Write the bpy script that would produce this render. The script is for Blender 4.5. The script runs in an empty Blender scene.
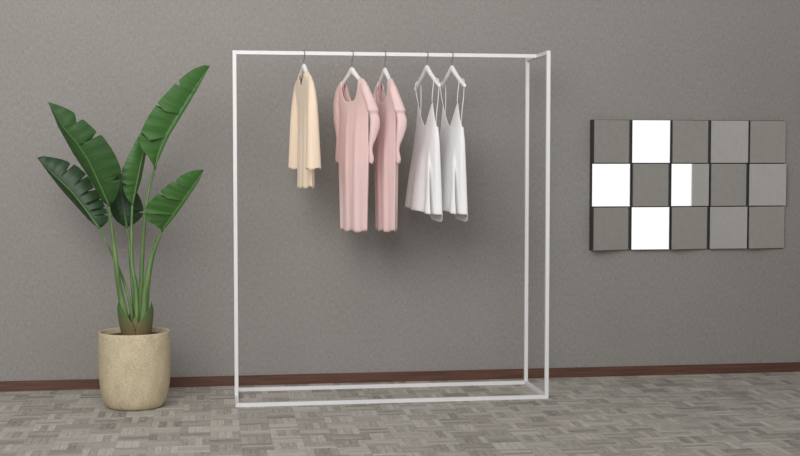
import bpy, bmesh, math, random
from mathutils import Vector, Matrix
random.seed(7)
C = bpy.context.scene.collection
PI = math.pi

# ------------------------------------------------------------------ camera
F_PX, YAW, PIT = 1278.64, 0.146534, 0.050553
CAM = Vector((-0.136, -7.8333, 1.3587))
fw = Vector((math.sin(YAW)*math.cos(PIT), math.cos(YAW)*math.cos(PIT), -math.sin(PIT)))
rt = Vector((math.cos(YAW), -math.sin(YAW), 0)); up = rt.cross(fw)
cd = bpy.data.cameras.new('camera'); cam = bpy.data.objects.new('camera', cd); C.objects.link(cam)
cd.sensor_width = 36; cd.lens = 36*F_PX/800; cd.clip_start = .05
M = Matrix((rt, up, -fw)).transposed().to_4x4(); M.translation = CAM
cam.matrix_world = M
bpy.context.scene.camera = cam
def at(u, v, y):
    d = fw*F_PX + rt*(u-400) - up*(v-228)
    return CAM + d*((y-CAM.y)/d.y)

# ------------------------------------------------------------------ helpers
def obj(name, verts, faces, mat, parent=None, smooth=True, uvs=None, merge=0, solid=0, bevel=0):
    me = bpy.data.meshes.new(name)
    me.from_pydata([tuple(v) for v in verts], [], faces)
    if uvs:
        lay = me.uv_layers.new(name='UVMap')
        for l in me.loops: lay.data[l.index].uv = uvs[l.vertex_index]
    bm = bmesh.new(); bm.from_mesh(me)
    if merge: bmesh.ops.remove_doubles(bm, verts=bm.verts, dist=merge)
    bmesh.ops.recalc_face_normals(bm, faces=bm.faces)
    bm.to_mesh(me); bm.free()
    for p in me.polygons: p.use_smooth = smooth
    me.materials.append(mat)
    o = bpy.data.objects.new(name, me); C.objects.link(o); o.parent = parent
    if bevel:
        m = o.modifiers.new('edge', 'BEVEL'); m.width = bevel; m.segments = 2; m.limit_method = 'ANGLE'
    if solid:
        m = o.modifiers.new('thick', 'SOLIDIFY'); m.thickness = solid; m.offset = 0
    return o
def tag(o, label, cat, group=None):
    o['label'] = label; o['category'] = cat
    if group: o['group'] = group
    return o
def thing(name, label, cat, loc, rz=0, group=None):
    o = bpy.data.objects.new(name, None); C.objects.link(o)
    o.location = loc; o.rotation_euler = (0, 0, rz); o.empty_display_size = .05
    return tag(o, label, cat, group)
def box(a, b):
    (x0, y0, z0), (x1, y1, z1) = a, b
    v = [(x0,y0,z0),(x1,y0,z0),(x1,y1,z0),(x0,y1,z0),(x0,y0,z1),(x1,y0,z1),(x1,y1,z1),(x0,y1,z1)]
    f = [(0,3,2,1),(4,5,6,7),(0,1,5,4),(1,2,6,5),(2,3,7,6),(3,0,4,7)]
    return v, f
def smooth_path(pts, n):
    """Catmull-Rom through pts"""
    P = [Vector(p) for p in pts]; P = [P[0]*2-P[1]] + P + [P[-1]*2-P[-2]]
    out = []; segs = len(P)-3
    for i in range(n):
        t = i/(n-1)*segs; k = min(int(t), segs-1); t -= k
        a, b, c, d = P[k:k+4]
        out.append(0.5*((2*b)+(c-a)*t+(2*a-5*b+4*c-d)*t*t+(3*b-a-3*c+d)*t**3))
    return out
def interp(tab, x):
    """piecewise linear over [(x, v...)]"""
    if x <= tab[0][0]: return tab[0][1:]
    for a, b in zip(tab, tab[1:]):
        if x <= b[0]:
            t = (x-a[0])/(b[0]-a[0]); return tuple(p+(q-p)*t for p, q in zip(a[1:], b[1:]))
    return tab[-1][1:]
def tube(path, rad, n=10, ref=None, cap=True):
    """sweep; rad(t)->(r_side, r_up)"""
    path = [Vector(p) for p in path]; vs = []; fs = []; N = len(path)
    side = None
    for i, p in enumerate(path):
        t = (path[min(i+1, N-1)]-path[max(i-1, 0)]).normalized()
        if ref is not None: s = Vector(ref)
        elif side is None: s = Vector((0,1,0)) if abs(t.y) < .9 else Vector((1,0,0))
        else: s = side
        s = (s - t*s.dot(t)).normalized(); side = s; w = t.cross(s)
        a, b = rad(i/(N-1))
        for k in range(n):
            q = 2*PI*k/n; vs.append(p + s*(a*math.cos(q)) + w*(b*math.sin(q)))
    for i in range(N-1):
        for k in range(n):
            fs.append((i*n+k, i*n+(k+1)%n, (i+1)*n+(k+1)%n, (i+1)*n+k))
    if cap:
        fs.append(tuple(range(n))[::-1]); fs.append(tuple((N-1)*n+k for k in range(n)))
    return vs, fs

# ------------------------------------------------------------------ materials
def srgb(r, g, b):
    f = lambda c: (c/12.92 if c <= .04045 else ((c+.055)/1.055)**2.4)
    return (f(r/255), f(g/255), f(b/255), 1)
class NT:
    def __init__(s, name):
        s.m = bpy.data.materials.new(name); s.m.use_nodes = True
        s.t = s.m.node_tree; s.b = s.t.nodes['Principled BSDF']
    def n(s, typ, **kw):
        x = s.t.nodes.new('ShaderNode'+typ)
        for k, v in kw.items():
            if k.startswith('i_'):
                key = k[2:]; x.inputs[int(key) if key.isdigit() else key].default_value = v
            else: setattr(x, k, v)
        return x
    def l(s, a, b): s.t.links.new(a, b)
    def ramp(s, fac, stops):
        r = s.n('ValToRGB'); e = r.color_ramp.elements
        while len(e) < len(stops): e.new(.5)
        for k, (p, c) in zip(e, stops): k.position = p; k.color = c
        s.l(fac, r.inputs[0]); return r.outputs[0]
    def math(s, op, a, b=None, c=None):
        x = s.n('Math', operation=op)
        for i, v in enumerate((a, b, c)):
            if v is None: continue
            if isinstance(v, (int, float)): x.inputs[i].default_value = v
            else: s.l(v, x.inputs[i])
        return x.outputs[0]
    def mix(s, fac, a, b, mode='MIX'):
        x = s.n('MixRGB', blend_type=mode)
        for i, v in enumerate((fac, a, b)):
            if isinstance(v, (int, float)): x.inputs[i].default_value = v
            elif isinstance(v, tuple): x.inputs[i].default_value = v
            else: s.l(v, x.inputs[i])
        return x.outputs[0]
    def coords(s, scale=(1,1,1), out='Object'):
        tc = s.n('TexCoord'); mp = s.n('Mapping'); mp.inputs['Scale'].default_value = scale
        s.l(tc.outputs[out], mp.inputs[0]); return mp.outputs[0]
    def noise(s, vec, scale, detail=3, rough=.5):
        x = s.n('TexNoise'); x.inputs['Scale'].default_value = scale
        x.inputs['Detail'].default_value = detail; x.inputs['Roughness'].default_value = rough
        s.l(vec, x.inputs['Vector']); return x.outputs['Fac']
    def set(s, **kw):
        for k, v in kw.items(): s.b.inputs[k.replace('_', ' ')].default_value = v
        return s
    def bump(s, h, strength=.2, dist=.01):
        x = s.n('Bump'); x.inputs['Strength'].default_value = strength; x.inputs['Distance'].default_value = dist
        s.l(h, x.inputs['Height']); s.l(x.outputs[0], s.b.inputs['Normal'])

def m_wall():
    k = NT('woven_wallpaper'); k.set(Roughness=.85); k.b.inputs['Specular IOR Level'].default_value = .2
    a = k.noise(k.coords((1,1,.22)), 150, 2); b = k.noise(k.coords((.25,.25,1)), 150, 2)
    c = k.noise(k.coords(), 60, 4, .65); d = k.noise(k.coords(), 1.6, 3)
    f = k.math('ADD', k.math('MULTIPLY', a, .45), k.math('MULTIPLY', b, .25))
    f = k.math('ADD', f, k.math('MULTIPLY', c, .4)); f = k.math('ADD', f, k.math('MULTIPLY', d, .12))
    col = k.ramp(f, [(.37, srgb(128,124,120)), (.85, srgb(161,157,153))])
    k.l(col, k.b.inputs['Base Color']); k.bump(f, .35, .004); return k.m
def m_carpet():
    k = NT('basket_weave_carpet'); k.set(Roughness=.95); k.b.inputs['Specular IOR Level'].default_value = .1
    tc = k.n('TexCoord'); sep = k.n('SeparateXYZ'); k.l(tc.outputs['Object'], sep.inputs[0])
    S = .15
    x = k.math('DIVIDE', sep.outputs[0], S); y = k.math('DIVIDE', sep.outputs[1], S)
    cx = k.math('FLOOR', x); cy = k.math('FLOOR', y)
    fx = k.math('FRACT', x); fy = k.math('FRACT', y)
    par = k.math('MODULO', k.math('ABSOLUTE', k.math('ADD', cx, cy)), 2)
    par = k.math('GREATER_THAN', par, .5)
    def sel(a, b):   # par ? a : b
        return k.math('ADD', k.math('MULTIPLY', a, par), k.math('MULTIPLY', b, k.math('SUBTRACT', 1, par)))
    across = sel(fx, fy)
    st = k.math('FLOOR', k.math('MULTIPLY', across, 4))
    cv = k.n('CombineXYZ'); k.l(cx, cv.inputs[0]); k.l(cy, cv.inputs[1]); k.l(st, cv.inputs[2])
    wn = k.n('TexWhiteNoise', noise_dimensions='3D'); k.l(cv.outputs[0], wn.inputs[0])
    cb = k.n('CombineXYZ'); k.l(cx, cb.inputs[0]); k.l(cy, cb.inputs[1]); cb.inputs[2].default_value = 17.3
    wb = k.n('TexWhiteNoise', noise_dimensions='3D'); k.l(cb.outputs[0], wb.inputs[0])
    sx = k.noise(k.coords((14,95,1)), 1, 4, .75); sy = k.noise(k.coords((95,14,1)), 1, 4, .75)
    streak = sel(sy, sx)
    f = k.math('ADD', k.math('MULTIPLY', wn.outputs[0], .24), k.math('MULTIPLY', streak, .72))
    f = k.math('ADD', f, k.math('MULTIPLY', wb.outputs[0], .14))
    edge = k.math('FRACT', k.math('MULTIPLY', across, 4))
    gap = k.math('LESS_THAN', k.math('MINIMUM', edge, k.math('SUBTRACT', 1, edge)), .06)
    col = k.ramp(f, [(.28, srgb(124,121,116)), (.5, srgb(170,167,160)), (.72, srgb(204,200,193))])
    fz = k.noise(k.coords(), 130, 2, .6); col = k.mix(.35, col, k.ramp(fz, [(.3, srgb(95,93,87)), (.7, srgb(225,221,212))]), 'SOFT_LIGHT')
    tint = k.noise(k.coords(), 5, 2)
    col = k.mix(k.math('MULTIPLY', tint, .25), col, srgb(165,150,143))
    col = k.mix(k.math('MULTIPLY', gap, .28), col, srgb(95,92,86))
    k.l(col, k.b.inputs['Base Color']); k.bump(f, .25, .004); return k.m
def m_wood():
    k = NT('baseboard_wood'); k.set(Roughness=.5)
    g = k.noise(k.coords((3,3,120)), 1, 4)
    k.l(k.ramp(g, [(.3, srgb(74,46,35)), (.7, srgb(108,72,57))]), k.b.inputs['Base Color']); return k.m
def plain(name, c, rough=.5, metal=0, var=.06, scale=30, bump=0):
    k = NT(name); k.set(Roughness=rough, Metallic=metal)
    g = k.noise(k.coords(), scale, 3)
    c = srgb(*c); lo = tuple(x*(1-var) for x in c[:3])+(1,); hi = tuple(min(1, x*(1+var)) for x in c[:3])+(1,)
    k.l(k.ramp(g, [(.3, lo), (.7, hi)]), k.b.inputs['Base Color'])
    if bump: k.bump(g, bump, .003)
    return k.m
def m_fabric(name, c, rough=.8, sheen=.2, trans=.0, weave=500):
    k = NT(name); k.set(Roughness=rough); k.b.inputs['Sheen Weight'].default_value = sheen
    k.b.inputs['Specular IOR Level'].default_value = .25
    w = k.noise(k.coords((1,1,.4)), weave, 2); g = k.noise(k.coords((1,1,.25)), 14, 3)
    c4 = srgb(*c)
    f = k.math('ADD', k.math('MULTIPLY', w, .4), k.math('MULTIPLY', g, .6))
    lo = tuple(x*.92 for x in c4[:3])+(1,)
    col = k.ramp(f, [(.3, lo), (.7, c4)]); k.l(col, k.b.inputs['Base Color'])
    k.bump(w, .1, .002)
    if trans:
        tr = k.n('BsdfTranslucent'); k.l(col, tr.inputs[0])
        mx = k.n('MixShader'); mx.inputs[0].default_value = trans
        out = k.t.nodes['Material Output']
        k.l(k.b.outputs[0], mx.inputs[1]); k.l(tr.outputs[0], mx.inputs[2]); k.l(mx.outputs[0], out.inputs[0])
    return k.m
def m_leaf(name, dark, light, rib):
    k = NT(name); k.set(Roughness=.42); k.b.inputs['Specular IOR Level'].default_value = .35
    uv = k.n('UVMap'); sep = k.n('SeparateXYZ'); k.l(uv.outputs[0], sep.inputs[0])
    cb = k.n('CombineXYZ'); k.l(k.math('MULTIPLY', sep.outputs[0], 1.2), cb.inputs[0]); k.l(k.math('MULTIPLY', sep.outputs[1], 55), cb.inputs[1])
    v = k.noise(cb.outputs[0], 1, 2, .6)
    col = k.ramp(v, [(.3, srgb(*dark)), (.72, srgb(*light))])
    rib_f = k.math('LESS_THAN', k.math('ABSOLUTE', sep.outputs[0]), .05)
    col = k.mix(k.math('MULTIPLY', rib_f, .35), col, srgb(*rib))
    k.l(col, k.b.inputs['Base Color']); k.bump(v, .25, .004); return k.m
def m_stalk():
    k = NT('leaf_stalk'); k.set(Roughness=.45)
    g = k.noise(k.coords((1,1,.15)), 40, 3)
    k.l(k.ramp(g, [(.3, srgb(72,103,57)), (.7, srgb(114,144,84))]), k.b.inputs['Base Color']); return k.m
def m_pot():
    k = NT('sandstone_planter'); k.set(Roughness=.8); k.b.inputs['Specular IOR Level'].default_value = .25
    a = k.noise(k.coords(), 110, 4, .7); b = k.noise(k.coords((1,1,.5)), 22, 3)
    f = k.math('ADD', k.math('MULTIPLY', a, .7), k.math('MULTIPLY', b, .3))
    k.l(k.ramp(f, [(.34, srgb(176,161,132)), (.5, srgb(198,184,154)), (.68, srgb(216,203,174))]), k.b.inputs['Base Color'])
    k.bump(f, .3, .004); return k.m
def m_sheath():
    k = NT('dry_sheath'); k.set(Roughness=.7)
    tc = k.n('TexCoord'); sep = k.n('SeparateXYZ'); k.l(tc.outputs['Object'], sep.inputs[0])
    g = k.noise(k.coords((1,1,.2)), 45, 3)
    h = k.math('ADD', k.math('MULTIPLY', k.math('SUBTRACT', sep.outputs[2], .40), 7.5), k.math('MULTIPLY', k.math('SUBTRACT', g, .5), 1.1))
    k.l(k.ramp(h, [(.05, srgb(122,100,72)), (.5, srgb(112,106,70)), (.95, srgb(86,112,66))]), k.b.inputs['Base Color']); return k.m

WALL, CARPET, WOOD = m_wall(), m_carpet(), m_wood()
PAPER = plain('grey_paint', (172,168,163), .85, 0, .05, 20)
PAPER_LIT = plain('grey_paint_lit', (194,190,186), .8, 0, .04, 14)  # lighter copy of the grey, stands for brighter light on the wall
WHITE_METAL = plain('white_powder_coat', (229,229,230), .4, 0, .01)
BLACK = plain('dark_backing', (52,52,52), .5)
HANGER = plain('white_hanger_lacquer', (240,239,238), .35, 0, .01)
STEEL = plain('blue_steel_wire', (118,128,140), .35, .7, .03)
MIRROR = NT('silvered_mirror').set(Roughness=.02, Metallic=1).m
_k = bpy.data.materials['silvered_mirror'].node_tree.nodes['Principled BSDF']; _k.inputs['Base Color'].default_value = (.97,.97,.97,1)
PINK = m_fabric('pink_jersey', (238,206,204), .85, .25)
BEIGE = m_fabric('cream_knit', (245,223,199), .85, .25)
SATIN = m_fabric('white_satin', (244,243,243), .6, .15)
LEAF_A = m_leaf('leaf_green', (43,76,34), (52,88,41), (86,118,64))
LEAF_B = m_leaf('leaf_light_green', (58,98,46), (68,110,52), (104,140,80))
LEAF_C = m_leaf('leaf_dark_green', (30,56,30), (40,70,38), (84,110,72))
STALK, POT, SHEATH = m_stalk(), m_pot(), m_sheath()
SOIL = plain('potting_soil', (74,60,47), .95, 0, .4, 120, .6)

# ------------------------------------------------------------------ setting
def struct(name, a, b, m):
    o = obj(name, *box(a, b), m, smooth=False); o['kind'] = 'structure'; return o
RX = 4.8
struct('floor', (-6, -9.4, -.1), (RX+.15, .15, 0), CARPET)
struct('wall_back', (-6, 0, 0), (RX+.15, .15, 3.2), WALL)
struct('wall_right', (RX, -2.72, 0), (RX+.15, 0, 3.2), PAPER)
struct('wall_right_lit', (RX, -4.93, 0), (RX+.15, -2.72, 3.2), PAPER_LIT)  # front stretch of the right wall, stronger light put into its colour
struct('baseboard_back', (-6, -.012, 0), (RX, 0, .061), WOOD)
struct('baseboard_right', (RX-.012, -4.93, 0), (RX, -.012, .061), WOOD)

# ------------------------------------------------------------------ clothes rack
RW, RYB, RD, RH, T = 1.773, -.208, .49, 2.0, .0108
RYM, RYF = RYB-RD/2, RYB-RD
rack = thing('clothes_rack', 'tall white square-tube metal clothes rack standing on the carpet with garments on its rail', 'clothes rack', (0, RYM, 0))
def bar(name, a, b):
    a = Vector(a)-Vector((0,RYM,0)); b = Vector(b)-Vector((0,RYM,0))
    lo = [min(p,q)-T for p,q in zip(a,b)]; hi = [max(p,q)+T for p,q in zip(a,b)]
    return lo, hi
def rbar(name, a, b, trim=None):
    lo, hi = bar(name, a, b)
    if trim is not None:
        lo[trim] += 2*T; hi[trim] -= 2*T
    return obj(name, *box(lo, hi), WHITE_METAL, rack, smooth=False, bevel=.0015)
z0, z1 = T, RH-T
rbar('base_rail', (0,RYF,z0), (RW,RYF,z0)); rbar('base_rail', (0,RYB,z0), (RW,RYB,z0))
rbar('base_crossbar', (0,RYF,z0), (0,RYB,z0), 1); rbar('base_crossbar', (RW,RYF,z0), (RW,RYB,z0), 1)
rbar('post', (0,RYM,z0+2*T), (0,RYM,z1))
rbar('post', (RW,RYF,z0+2*T), (RW,RYF,z1)); rbar('post', (RW,RYB,z0+2*T), (RW,RYB,z1))
rbar('top_crossbar', (RW,RYF,z1), (RW,RYB,z1), 1)
o = rbar('hanging_rail', (0,RYM,z1), (RW,RYM,z1), 0)

# ------------------------------------------------------------------ hangers
def hz(x):   # centre height of the hanger arm
    return -.091 - .122*max(0, math.sqrt((x/.21)**2+.006)-math.sqrt(.006))**.86
def place(x): return (x, RYM, RH)
def hanger(x, a, label, half=.212, dz=0):
    h = thing('clothes_hanger', label, 'hanger', place(x), a-PI/2, 'white hangers on the rail')
    pts = [(half*(i/20-1), 0, dz+hz(half*(i/20-1))) for i in range(41)]
    def rad(t):
        c = max(0, 1-abs(2*t-1)); e = min(1, (max(0, min(t, 1-t))*40+.35))
        return ((.0105+.003*c)*e, (.0125+.011*c**4)*e)
    v, f = tube(pts, rad, 12, ref=(0,1,0)); obj('hanger_arms', v, f, HANGER, h)
    cz, r = -T, T*1.414+.0022
    hook = [(0,0,-.080+dz),(0,0,-.06),(0,0,-.05),(.006,0,-.041),(.0125,0,-.030)]
    hook += [(r*math.cos(q), 0, cz+r*math.sin(q)) for q in [math.radians(-25+k*17.5) for k in range(14)]]
    v, f = tube(hook, lambda t: (.0021, .0021), 8, ref=(0,1,0)); obj('hook', v, f, STEEL, h)
    return h

# ------------------------------------------------------------------ garments
def cloth(name, topf, topb, hemz, pos, mat, parent, us, nv=56):
    vs, fs = [], []; n = len(us)
    for side, top in ((-1, topf), (1, topb)):
        base = len(vs)
        for j in range(nv+1):
            t = j/nv
            for u in us:
                zt = top(u); zh = hemz(u, side); z = zt+(zh-zt)*t
                x, y = pos(side, u, z, t); vs.append((x, y, z))
        for j in range(nv):
            for i in range(n-1):
                a = base+j*n+i; fs.append((a, a+1, a+n+1, a+n))
    return obj(name, vs, fs, mat, parent, merge=.0004, solid=.002)
def sleeve(name, rings, s, mat, parent, folds=.06, ph=0):
    N = 72; n = 28; vs, fs = [], []
    zs = [rings[0][0]+(rings[-1][0]-rings[0][0])*i/(N-1) for i in range(N)]
    tab = [(-r[0],)+tuple(r[1:]) for r in rings]
    for z in zs:
        k = [interp(tab, -z+d) for d in (-.006, 0, .006)]
        cx, cy, rx, ry = [sum(q)/3 for q in zip(*k)]
        g = min(1, (rings[0][0]-z)/.15)
        for i in range(n):
            q = 2*PI*i/n; m = 1+folds*g*math.sin(4*q+ph+z*6)
            vs.append((s*(cx+rx*m*math.cos(q)), cy+ry*m*math.sin(q), z + (.006*math.sin(3*q) if z == zs[-1] else 0)))
    for j in range(N-1):
        for i in range(n): fs.append((j*n+i, j*n+(i+1)%n, (j+1)*n+(i+1)%n, (j+1)*n+i))
    fs.append(tuple(range(n)))
    return obj(name, vs, fs, mat, parent, solid=.002)
def shoulder(x): return hz(x)+.020
def usamp(un, n=26, m=12):
    a = [-un+2*un*i/n for i in range(n+1)]
    r = [un+(1-un)*i/m for i in range(1, m+1)]
    return [-q for q in reversed(r)] + a + r

PDZ = -.017
def pink_dress(x, a, label):
    g = thing('pink_dress', label, 'dress', (x, RYM, RH+PDZ), a-PI/2, 'pink dresses on the rail')
    un = .57
    Wtab = [(.0,.195),(.22,.195),(.35,.190),(.6,.190),(.8,.178),(1.03,.168)]
    W0 = .195
    def top(depth):
        def f(u):
            if abs(u) >= un: return shoulder(u*W0)
            return shoulder(un*W0) - depth*(1-(abs(u)/un)**3.6)**.62
        return f
    hem = lambda u, s: -1.03-PDZ+.006*math.sin(9*u+s)
    def pos(side, u, z, t):
        W, = interp(Wtab, -z)
        d = max(0, shoulder(u*W0)-z)
        T, = interp([(.0,.020),(.2,.021),(.3,.026),(.45,.042),(.65,.046),(1.03,.042)], -z)
        k = min(1, math.sqrt(d/.03))*(1-abs(u)**(6-3.4*min(1, max(0, (-z-.2)/.15))))
        r = min(1, max(0, (-z-.25)/.35))
        y = side*T*k + r*(1-u**4)*(.0055*math.sin(11*u+side*.6+.9*math.sin(3*z)) + .002*math.sin(23*u+2*z)) + .008*min(1, d/.15)
        return u*W + .004*r*math.sin(6*z+u*5)*(1-abs(u)), y
    cloth('dress_body', top(.135), top(.15), hem, pos, PINK, g, usamp(un))
    def R(s):
        if s < 0:
            return [(-.146,.118,0,.026,.007),(-.18,.152,0,.034,.016),(-.22,.176,0,.034,.022),(-.28,.193,.002,.032,.027),(-.37,.192,.002,.030,.026),
                    (-.435,.180,.002,.026,.020),(-.48,.172,.002,.022,.018),(-.54,.172,0,.024,.020),(-.60,.174,0,.026,.022),(-.622,.172,0,.024,.017)]
        return [(-.146,.118,0,.026,.007),(-.18,.152,.0,.036,.018),(-.22,.176,.002,.034,.026),(-.27,.198,.014,.030,.029),(-.315,.208,.026,.028,.033),(-.330,.211,.029,.029,.035),
                (-.338,.206,.032,.022,.024),(-.355,.210,.036,.022,.027),(-.385,.214,.040,.022,.029),(-.425,.214,.037,.020,.028),(-.48,.208,.028,.017,.019),(-.525,.201,.018,.015,.010),
                (-.555,.199,.017,.015,.009),(-.59,.200,.022,.018,.012),(-.605,.200,.023,.018,.012),(-.622,.198,.021,.017,.010)]
    for s in (1, -1): sleeve('sleeve', R(s), s, PINK, g, .05, s)
    return g

def cream_top(x, a, label):
    g = thing('cream_top', label, 'top', place(x), a-PI/2)
    un, W0 = .42, .185
    Wtab = [(.0,.185),(.22,.178),(.32,.155),(.5,.142),(.8,.140)]
    def top(depth, p):
        def f(u):
            if abs(u) >= un: return shoulder(u*W0)
            return shoulder(un*W0) - depth*(1-(abs(u)/un)**p)
        return f
    hem = lambda u, s: -.778+.007*math.sin(11*u+s*2)
    def pos(side, u, z, t):
        W, = interp(Wtab, -z)
        d = max(0, shoulder(u*W0)-z)
        T, = interp([(.0,.018),(.25,.018),(.5,.028),(.8,.034)], -z)
        k = min(1, math.sqrt(d/.03))*(1-abs(u)**(6-3.4*min(1, max(0, (-z-.2)/.15))))
        r = min(1, max(0, (-z-.25)/.3))
        return u*W, side*T*k + .008*r + r*(1-u**4)*.005*math.sin(12*u+side)
    cloth('top_body', top(.085, 1.2), top(.035, 2), hem, pos, BEIGE, g, usamp(un))
    R = [(-.146,.116,0,.027,.007),(-.185,.150,0,.036,.017),(-.24,.176,0,.036,.023),(-.31,.190,0,.034,.029),(-.42,.198,0,.031,.034),(-.55,.203,0,.031,.038),(-.672,.208,0,.033,.042)]
    for s in (1, -1): sleeve('sleeve', R, s, BEIGE, g, .05, s*1.3)
    return g

def slip_dress(x, a, label):
    g = thing('slip_dress', label, 'dress', place(x), a-PI/2, 'white slip dresses on the rail')
    us = [math.sin(PI/2*(-1+2*i/72)) for i in range(73)]
    Wtab = [(.28,.150),(.42,.172),(.53,.198),(.7,.215),(.93,.236)]
    def topf(u):
        k = abs(u); pk = .86
        if k < pk: return -.425 + .14*(k/pk)**1.15
        return -.285 - .15*((k-pk)/(1-pk))**.7
    def topb(u):
        return -.435 - .03*(1-u*u)
    def hem(u, s): return -.912 - .020*u - (.055*(1-u**6)**.5*min(1, max(0, (u+.35)/.4)) if s > 0 else 0)
    def pos(side, u, z, t):
        W, = interp(Wtab, -z); Tf, = interp([(.28,.010),(.42,.014),(.55,.035),(.7,.062),(.93,.088)], -z); Tb, = interp([(.28,.010),(.5,.016),(.93,.026)], -z)
        th = math.acos(max(-1, min(1, u)))
        r = min(1, max(0, (-z-.38)/.45))
        e = 1-.5*r*(1 if u > 0 else .35)
        X = W*math.copysign(abs(math.cos(th))**(e if side < 0 else 1), u)
        Y = side*(Tf if side < 0 else Tb)*max(0, math.sin(th))**(.75*(e if side < 0 else 1))
        if side < 0:
            Y -= .014*max(0, u)*(1-u**6)*(1-r)
            Y *= 1+.10*r*math.sin(9*u+1)
        if u > 0: X -= .11*r*r*math.exp(-((Y+.030+.014*r)/(.010))**2)
        return X, Y
    cloth('dress_body', topf, topb, hem, pos, SATIN, g, us)
    for s in (1, -1):
        hx = .150; zt = hz(hx)+.0178
        p1 = Vector((s*.130, -.006-(.012 if s > 0 else 0), -.290)); p2 = Vector((s*.128, .007, -.452))
        front = [p1, (s*.138,-.014-(.004 if s > 0 else 0),-.24), (s*hx,-.0165,zt-.03), (s*hx,-.0145,zt-.012), (s*hx,-.004,zt-.0005)]
        back = [(s*hx,-.004,zt-.0005), (s*hx,.008,zt-.002), (s*hx,.0165,zt-.018), (s*.142,.016,-.26), (s*.133,.010,-.35), p2]
        v, f = tube(smooth_path(front+back[1:], 44), lambda t: (.0042, .0022), 8, ref=(1,0,0))
        obj('shoulder_strap', v, f, SATIN, g)
    return g

R_ = math.radians
hanger(.396, R_(10), 'white hanger under the cream long sleeved top', .165)
cream_top(.396, R_(10), 'cream long sleeved top with a V neck hanging nearest the left post')
hanger(.673, R_(20), 'white hanger inside the wider facing pink dress next to the cream top', .165, PDZ)
pink_dress(.673, R_(20), 'pink scoop neck dress turned wider to view, next to the cream top')
hanger(.865, R_(8), 'white hanger inside the narrower, shaded pink dress', .165, PDZ)
pink_dress(.865, R_(8), 'pink scoop neck dress seen narrower and partly behind the other pink dress')
hanger(1.112, R_(11), 'white hanger carrying the slip dress that hangs next to the pink dresses')
slip_dress(1.112, R_(11), 'white satin slip dress on thin straps, hanging next to the pink dresses')
hanger(1.260, R_(10.6), 'white hanger carrying the last slip dress on the rail, nearest the right posts')
slip_dress(1.260, R_(10.6), 'white satin slip dress hanging last on the rail, nearest the right posts')

# ------------------------------------------------------------------ mirror panel
art = thing('wall_mirror', 'wide rectangular wall mirror of fifteen square facets on a dark backing', 'mirror', (2.884, 0, 1.22))
AX, AZ = 2.884, 1.22
def L(a): return tuple(p-q for p, q in zip(a, (AX, 0, AZ)))
X0, X1, Z0, Z1 = 2.236, 3.540, .808, 1.634
obj('backing_board', *box(L((X0-.003,-.010,Z0)), L((X1-.012,0,Z1))), BLACK, art, smooth=False)
cw, ch, gp = (X1-X0)/5, (Z1-Z0)/3, .005
for r in range(3):
    for c in range(5):
        xa, xb = X0+c*cw+(gp if (r+c) % 2 else .001), X0+(c+1)*cw-gp; za, zb = Z0+(2-r)*ch+gp*.7, Z0+(3-r)*ch-gp*.7
        flat = (r+c) % 2 == 1
        ya, yb = (-.030, -.030) if flat else ((-.080,-.063,-.056,-.050,-.045)[c], -.0125)
        e = .0008
        v = [(xa,-.010,za),(xb,-.010,za),(xb,-.010,zb),(xa,-.010,zb),(xa,ya+e,za),(xb,yb+e,za),(xb,yb+e,zb),(xa,ya+e,zb)]
        f = [(0,1,2,3),(4,7,6,5),(0,4,5,1),(1,5,6,2),(2,6,7,3),(3,7,4,0)]
        t = obj('mirror_block', [L(q) for q in v], f, BLACK, art, smooth=False)
        v2 = [(xa,ya+e,za),(xb,yb+e,za),(xb,yb+e,zb),(xa,ya+e,zb),(xa,ya,za),(xb,yb,za),(xb,yb,zb),(xa,ya,zb)]
        obj('mirror_facet', [L(q) for q in v2], [(4,7,6,5)], MIRROR, t, smooth=False)

# ------------------------------------------------------------------ potted plant
PC = Vector((-.5665, -.592, 0))
pp = thing('potted_plant', 'tall potted bird of paradise plant with split paddle leaves in a sand coloured planter', 'plant', PC)
def lathe(prof, n=72):
    vs, fs = [], []
    for r, z in prof:
        for k in range(n): q = 2*PI*k/n; vs.append((r*math.cos(q), r*math.sin(q), z))
    for j in range(len(prof)-1):
        for k in range(n): fs.append((j*n+k, j*n+(k+1)%n, (j+1)*n+(k+1)%n, (j+1)*n+k))
    return vs, fs, n, len(prof)
prof = [(.02,0),(.135,0),(.150,.004),(.163,.018),(.175,.045),(.185,.085),(.192,.135),(.196,.20),(.198,.28),(.198,.36),(.197,.43),(.1965,.448),(.1945,.4535),(.1905,.4545),(.1865,.4525),(.184,.446),(.182,.40),(.18,.39),(.02,.388)]
prof = [(r, z*.935) for r, z in prof]
v, f, n, m = lathe(prof); f.append(tuple(range(n))[::-1]); obj('planter', v, f, POT, pp)
v, f, n, m = lathe([(.002,.402),(.06,.405),(.12,.398),(.1835,.394),(.18,.38)], 48); f.append(tuple(range(48)))
obj('soil', v, f, SOIL, pp)

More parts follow.
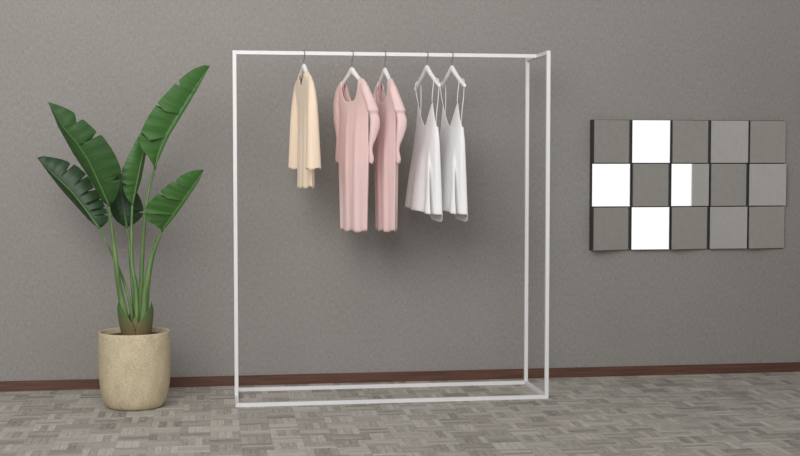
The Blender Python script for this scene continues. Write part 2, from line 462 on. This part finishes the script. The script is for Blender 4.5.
def loc3(u, v, y): return at(u, v, y) - PC
def poly_at(tab, t): return interp(tab, t)
def param(pts):
    """[(u,v) or (u,v,1=notch)] -> [(t,u,v)], notches sit between their neighbours"""
    outer = [p for p in pts if len(p) == 2]; d = [0]
    for a, b in zip(outer, outer[1:]): d.append(d[-1]+math.hypot(b[0]-a[0], b[1]-a[1]))
    ts = {}; k = 0; out = []
    for i, p in enumerate(pts):
        if len(p) == 2: out.append((d[k]/d[-1], p[0], p[1])); k += 1
        else: out.append((None, p[0], p[1]))
    for i, q in enumerate(out):
        if q[0] is None: out[i] = (.5*(out[i-1][0]+out[i+1][0]), q[1], q[2])
    return out
def leaf(mat, mid, sideA, sideB, y0, y1, da, db, bow=.02):
    """mid/side polylines run base -> tip in photo pixels, carried to depth y0..y1 and folded by da / db"""
    pm = param(mid); verts, uvs, faces = [], [], []
    for sgn, side, dd in ((-1, sideA, da), (1, sideB, db)):
        ps = param(side); ts = sorted(set([i/48 for i in range(49)] + [p[0] for p in ps]))
        ns = 8; base = len(verts)
        for t in ts:
            y = y0+(y1-y0)*t - bow*math.sin(PI*t)
            um, vm = poly_at(pm, t); uo, vo = poly_at(ps, t)
            a = loc3(um, vm, y); b = loc3(uo, vo, y+dd*math.sin(PI*min(1, t*.9+.1))**.6)
            for i in range(ns+1):
                s = i/ns; p = a.lerp(b, s)
                p.y += -.012*math.sin(PI*s)*math.sin(PI*t) + .0025*s*math.sin(70*t+sgn)
                verts.append(p); uvs.append((sgn*s, t))
        w = ns+1
        for j in range(len(ts)-1):
            for i in range(ns):
                q = base+j*w+i; faces.append((q, q+1, q+w+1, q+w))
    lf = obj('leaf', verts, faces, mat, pp, uvs=uvs, merge=.0002)
    path = []
    for i in range(30):
        t = i/29*.97; y = y0+(y1-y0)*t - bow*math.sin(PI*t); um, vm = poly_at(pm, t); path.append(loc3(um, vm, y-.004))
    v, f = tube(path, lambda t: (.0055*(1-t)+.001, .0055*(1-t)+.001), 8); obj('midrib', v, f, RIB, lf)
    return lf
RIB = plain('leaf_midrib', (80,116,60), .45)
def stalk(pts, y0, yb, r0=.0055, r1=.024):
    """pts run leaf base -> crown"""
    n = len(pts); P = []
    for i, (u, v) in enumerate(pts):
        t = i/(n-1); P.append(loc3(u, v, y0+(yb-y0)*t))
    v, f = tube(smooth_path(P, 30), lambda t: (r0+(r1-r0)*t**1.4,)*2, 12); obj('stalk', v, f, STALK, pp)

# big upper-left leaf
leaf(LEAF_A, [(109,206),(104.5,195),(98,180.5),(88,159.7),(76,142),(62.9,126.8),(48.2,102.2)],
     [(109,206),(102,201),(95.8,190),(88,176),(73,153.5),(58,126.5),(48.2,102.2)],
     [(109,206),(113.3,202),(118.5,192),(121.3,179.5),(112,181,1),(121.7,172),(119.5,164.5),(115.5,155.5),(111,147.6),(102.6,136),(100.5,134.8),(87.5,145.6,1),(96.3,132.3),(95,129.8),(84.5,120.2),(82,119.3),(76.8,125,1),(75.6,116),(74.2,112.8),(69,109.6),(62.9,106.8),(55,104),(48.2,102.2)],
     -.66, -.80, .05, .03)
# lower-left leaf
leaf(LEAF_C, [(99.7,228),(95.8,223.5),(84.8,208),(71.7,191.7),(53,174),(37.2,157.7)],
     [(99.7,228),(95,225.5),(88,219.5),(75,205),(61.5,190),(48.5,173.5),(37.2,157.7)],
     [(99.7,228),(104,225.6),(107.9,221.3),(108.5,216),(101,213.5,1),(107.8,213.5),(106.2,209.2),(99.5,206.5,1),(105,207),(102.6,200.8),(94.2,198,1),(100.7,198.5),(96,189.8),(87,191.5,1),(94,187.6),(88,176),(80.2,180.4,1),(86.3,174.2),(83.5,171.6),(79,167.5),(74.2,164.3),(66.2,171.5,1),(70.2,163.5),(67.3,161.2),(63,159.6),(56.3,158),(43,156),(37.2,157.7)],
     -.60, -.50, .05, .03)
# tall leaf top right
leaf(LEAF_B, [(154.8,169),(158.4,154),(165.7,137.2),(177.7,117.2),(194.6,89.5),(209.8,66)],
     [(154.8,169),(152.4,163.7),(148.8,157.7),(142,149.5),(139,141),(140.3,133.4),(151,141.3,1),(140.8,131.3),(144.2,124.2),(148,116.8),(156,105),(164.5,111.4,1),(157.2,103),(163.3,96.2),(175.3,83.3),(179.9,86,1),(179,80.2),(181.3,78),(188,72.4),(194.6,68.4),(204,65),(209.8,66)],
     [(154.8,169),(160.5,156),(168.6,137.2),(180.6,117.2),(197.2,89.8),(209.8,66)],
     -.60, -.56, -.05, -.012)
# upright leaf behind it
leaf(LEAF_B, [(132.4,205),(136.8,183),(141,163),(144.5,147),(149,126)],
     [(132.4,205),(128.6,200.4),(124.6,194),(122.4,186),(127,184.5,1),(121.6,182),(121.4,176),(122.5,167.5),(127.4,158),(131.6,149),(136,140),(142,131),(149,126)],
     [(132.4,205),(135,197.5),(138.5,189),(141.5,179),(144.3,164),(146.5,152),(149,140),(149,126)],
     -.56, -.50, -.03, .04)
# dark leaf at the back
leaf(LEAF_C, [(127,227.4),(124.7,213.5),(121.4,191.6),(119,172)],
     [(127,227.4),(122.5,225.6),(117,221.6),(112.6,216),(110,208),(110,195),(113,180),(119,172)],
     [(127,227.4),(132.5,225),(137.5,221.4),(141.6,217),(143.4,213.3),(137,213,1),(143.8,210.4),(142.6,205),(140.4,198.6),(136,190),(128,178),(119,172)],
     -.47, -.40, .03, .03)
# low leaf on the right
leaf(LEAF_B, [(162,231),(164.2,226.7),(173,215.7),(186,197),(197,180.7),(204,169.7)],
     [(162,231),(159.8,228.9),(154.3,225),(149,221.3),(145.5,217.4),(144.1,212.6),(157.6,214,1),(144.3,209.6),(147,204.8),(152,199.3),(157,193.6),(166.4,198.6,1),(160,191.2),(166,186.2),(172.6,181.8),(177.2,183.8,1),(175.6,180.4),(180,176.4),(186,172.8),(194.8,170),(204,169.7)],
     [(162,231),(166.8,226.6),(176,215),(188.6,197),(199,181),(204,169.7)],
     -.68, -.76, -.05, -.012)
stalk([(99.7,228),(111.4,252.7),(122.7,278),(130.5,306),(133,330)], -.60, -.60, .005, .012)
stalk([(109,206),(111.4,225),(115,252.7),(118.5,283),(124,312),(128,332)], -.66, -.62, .006, .026)
stalk([(127,227.4),(129,240),(131,270),(134,305),(135,330)], -.47, -.58, .005, .013)
stalk([(132.4,205),(131.6,225),(132,263),(136,290),(137.5,331)], -.56, -.61, .006, .017)
stalk([(154.8,169),(149,190),(144.3,225),(141.8,268),(140.6,300),(138.5,331)], -.60, -.595, .0065, .017)
stalk([(162,231),(159.3,237),(151.7,257.8),(146.5,288),(142.5,331)], -.68, -.63, .0055, .026)
# overlapping dry sheath leaves round the crown
def sheath(ang, half, r0, r1, hgt, z0=.392, lean=0):
    vs, fs = [], []; nu, nz = 17, 14
    for j in range(nz+1):
        t = j/nz
        for i in range(nu):
            s = -1+2*i/(nu-1); a = ang + s*half*(1-.95*t**2.2)
            r = r0+(r1-r0)*t + .006*math.sin(PI*t)
            vs.append((r*math.cos(a)+.012, r*math.sin(a)-.01, z0+hgt*t*(1-.10*s*s) ))
    for j in range(nz):
        for i in range(nu-1): fs.append((j*nu+i, j*nu+i+1, (j+1)*nu+i+1, (j+1)*nu+i))
    obj('sheath', vs, fs, SHEATH, pp, solid=.003)
sheath(R_(205), 1.15, .076, .104, .20)
sheath(R_(335), 1.15, .076, .094, .200)
sheath(R_(90), 1.3, .066, .07, .17)
sheath(R_(268), .55, .064, .058, .13)

# ------------------------------------------------------------------ light
w = bpy.data.worlds.new('studio_sky'); bpy.context.scene.world = w; w.use_nodes = True
nt = w.node_tree; bg = nt.nodes['Background']
tc = nt.nodes.new('ShaderNodeTexCoord'); dp = nt.nodes.new('ShaderNodeVectorMath'); dp.operation = 'DOT_PRODUCT'
dp.inputs[1].default_value = Vector((.16,-.985,0)).normalized()
nt.links.new(tc.outputs['Generated'], dp.inputs[0])
rp = nt.nodes.new('ShaderNodeValToRGB'); nt.links.new(dp.outputs['Value'], rp.inputs[0])
rp.color_ramp.elements[0].position = .58; rp.color_ramp.elements[0].color = (.17,.17,.172,1)
rp.color_ramp.elements[1].position = .91; rp.color_ramp.elements[1].color = (1.06,1.06,1.06,1)
nt.links.new(rp.outputs[0], bg.inputs[0]); bg.inputs[1].default_value = 1.0
def area(name, loc, target, size, energy, col=(1,1,1)):
    l = bpy.data.lights.new(name, 'AREA'); l.energy = energy; l.shape = 'RECTANGLE'; l.size, l.size_y = size; l.color = col
    o = bpy.data.objects.new(name, l); C.objects.link(o); o.location = loc
    o.rotation_euler = (Vector(target)-Vector(loc)).to_track_quat('-Z', 'Y').to_euler()
area('ceiling_softbox', (-2.0, -6.0, 3.9), (.3, -.3, 1.4), (4.6, 3.2), 255, (1,.99,.97))
area('rack_top_fill', (.4, -2.3, 3.7), (.7, -.5, 1.6), (3.4, 1.4), 15, (1,.99,.97))  # added unseen lamp, brightens the top of the rack
vs_ = bpy.context.scene.view_settings
vs_.view_transform = 'Standard'; vs_.look = 'None'; vs_.exposure = 0; vs_.gamma = 1
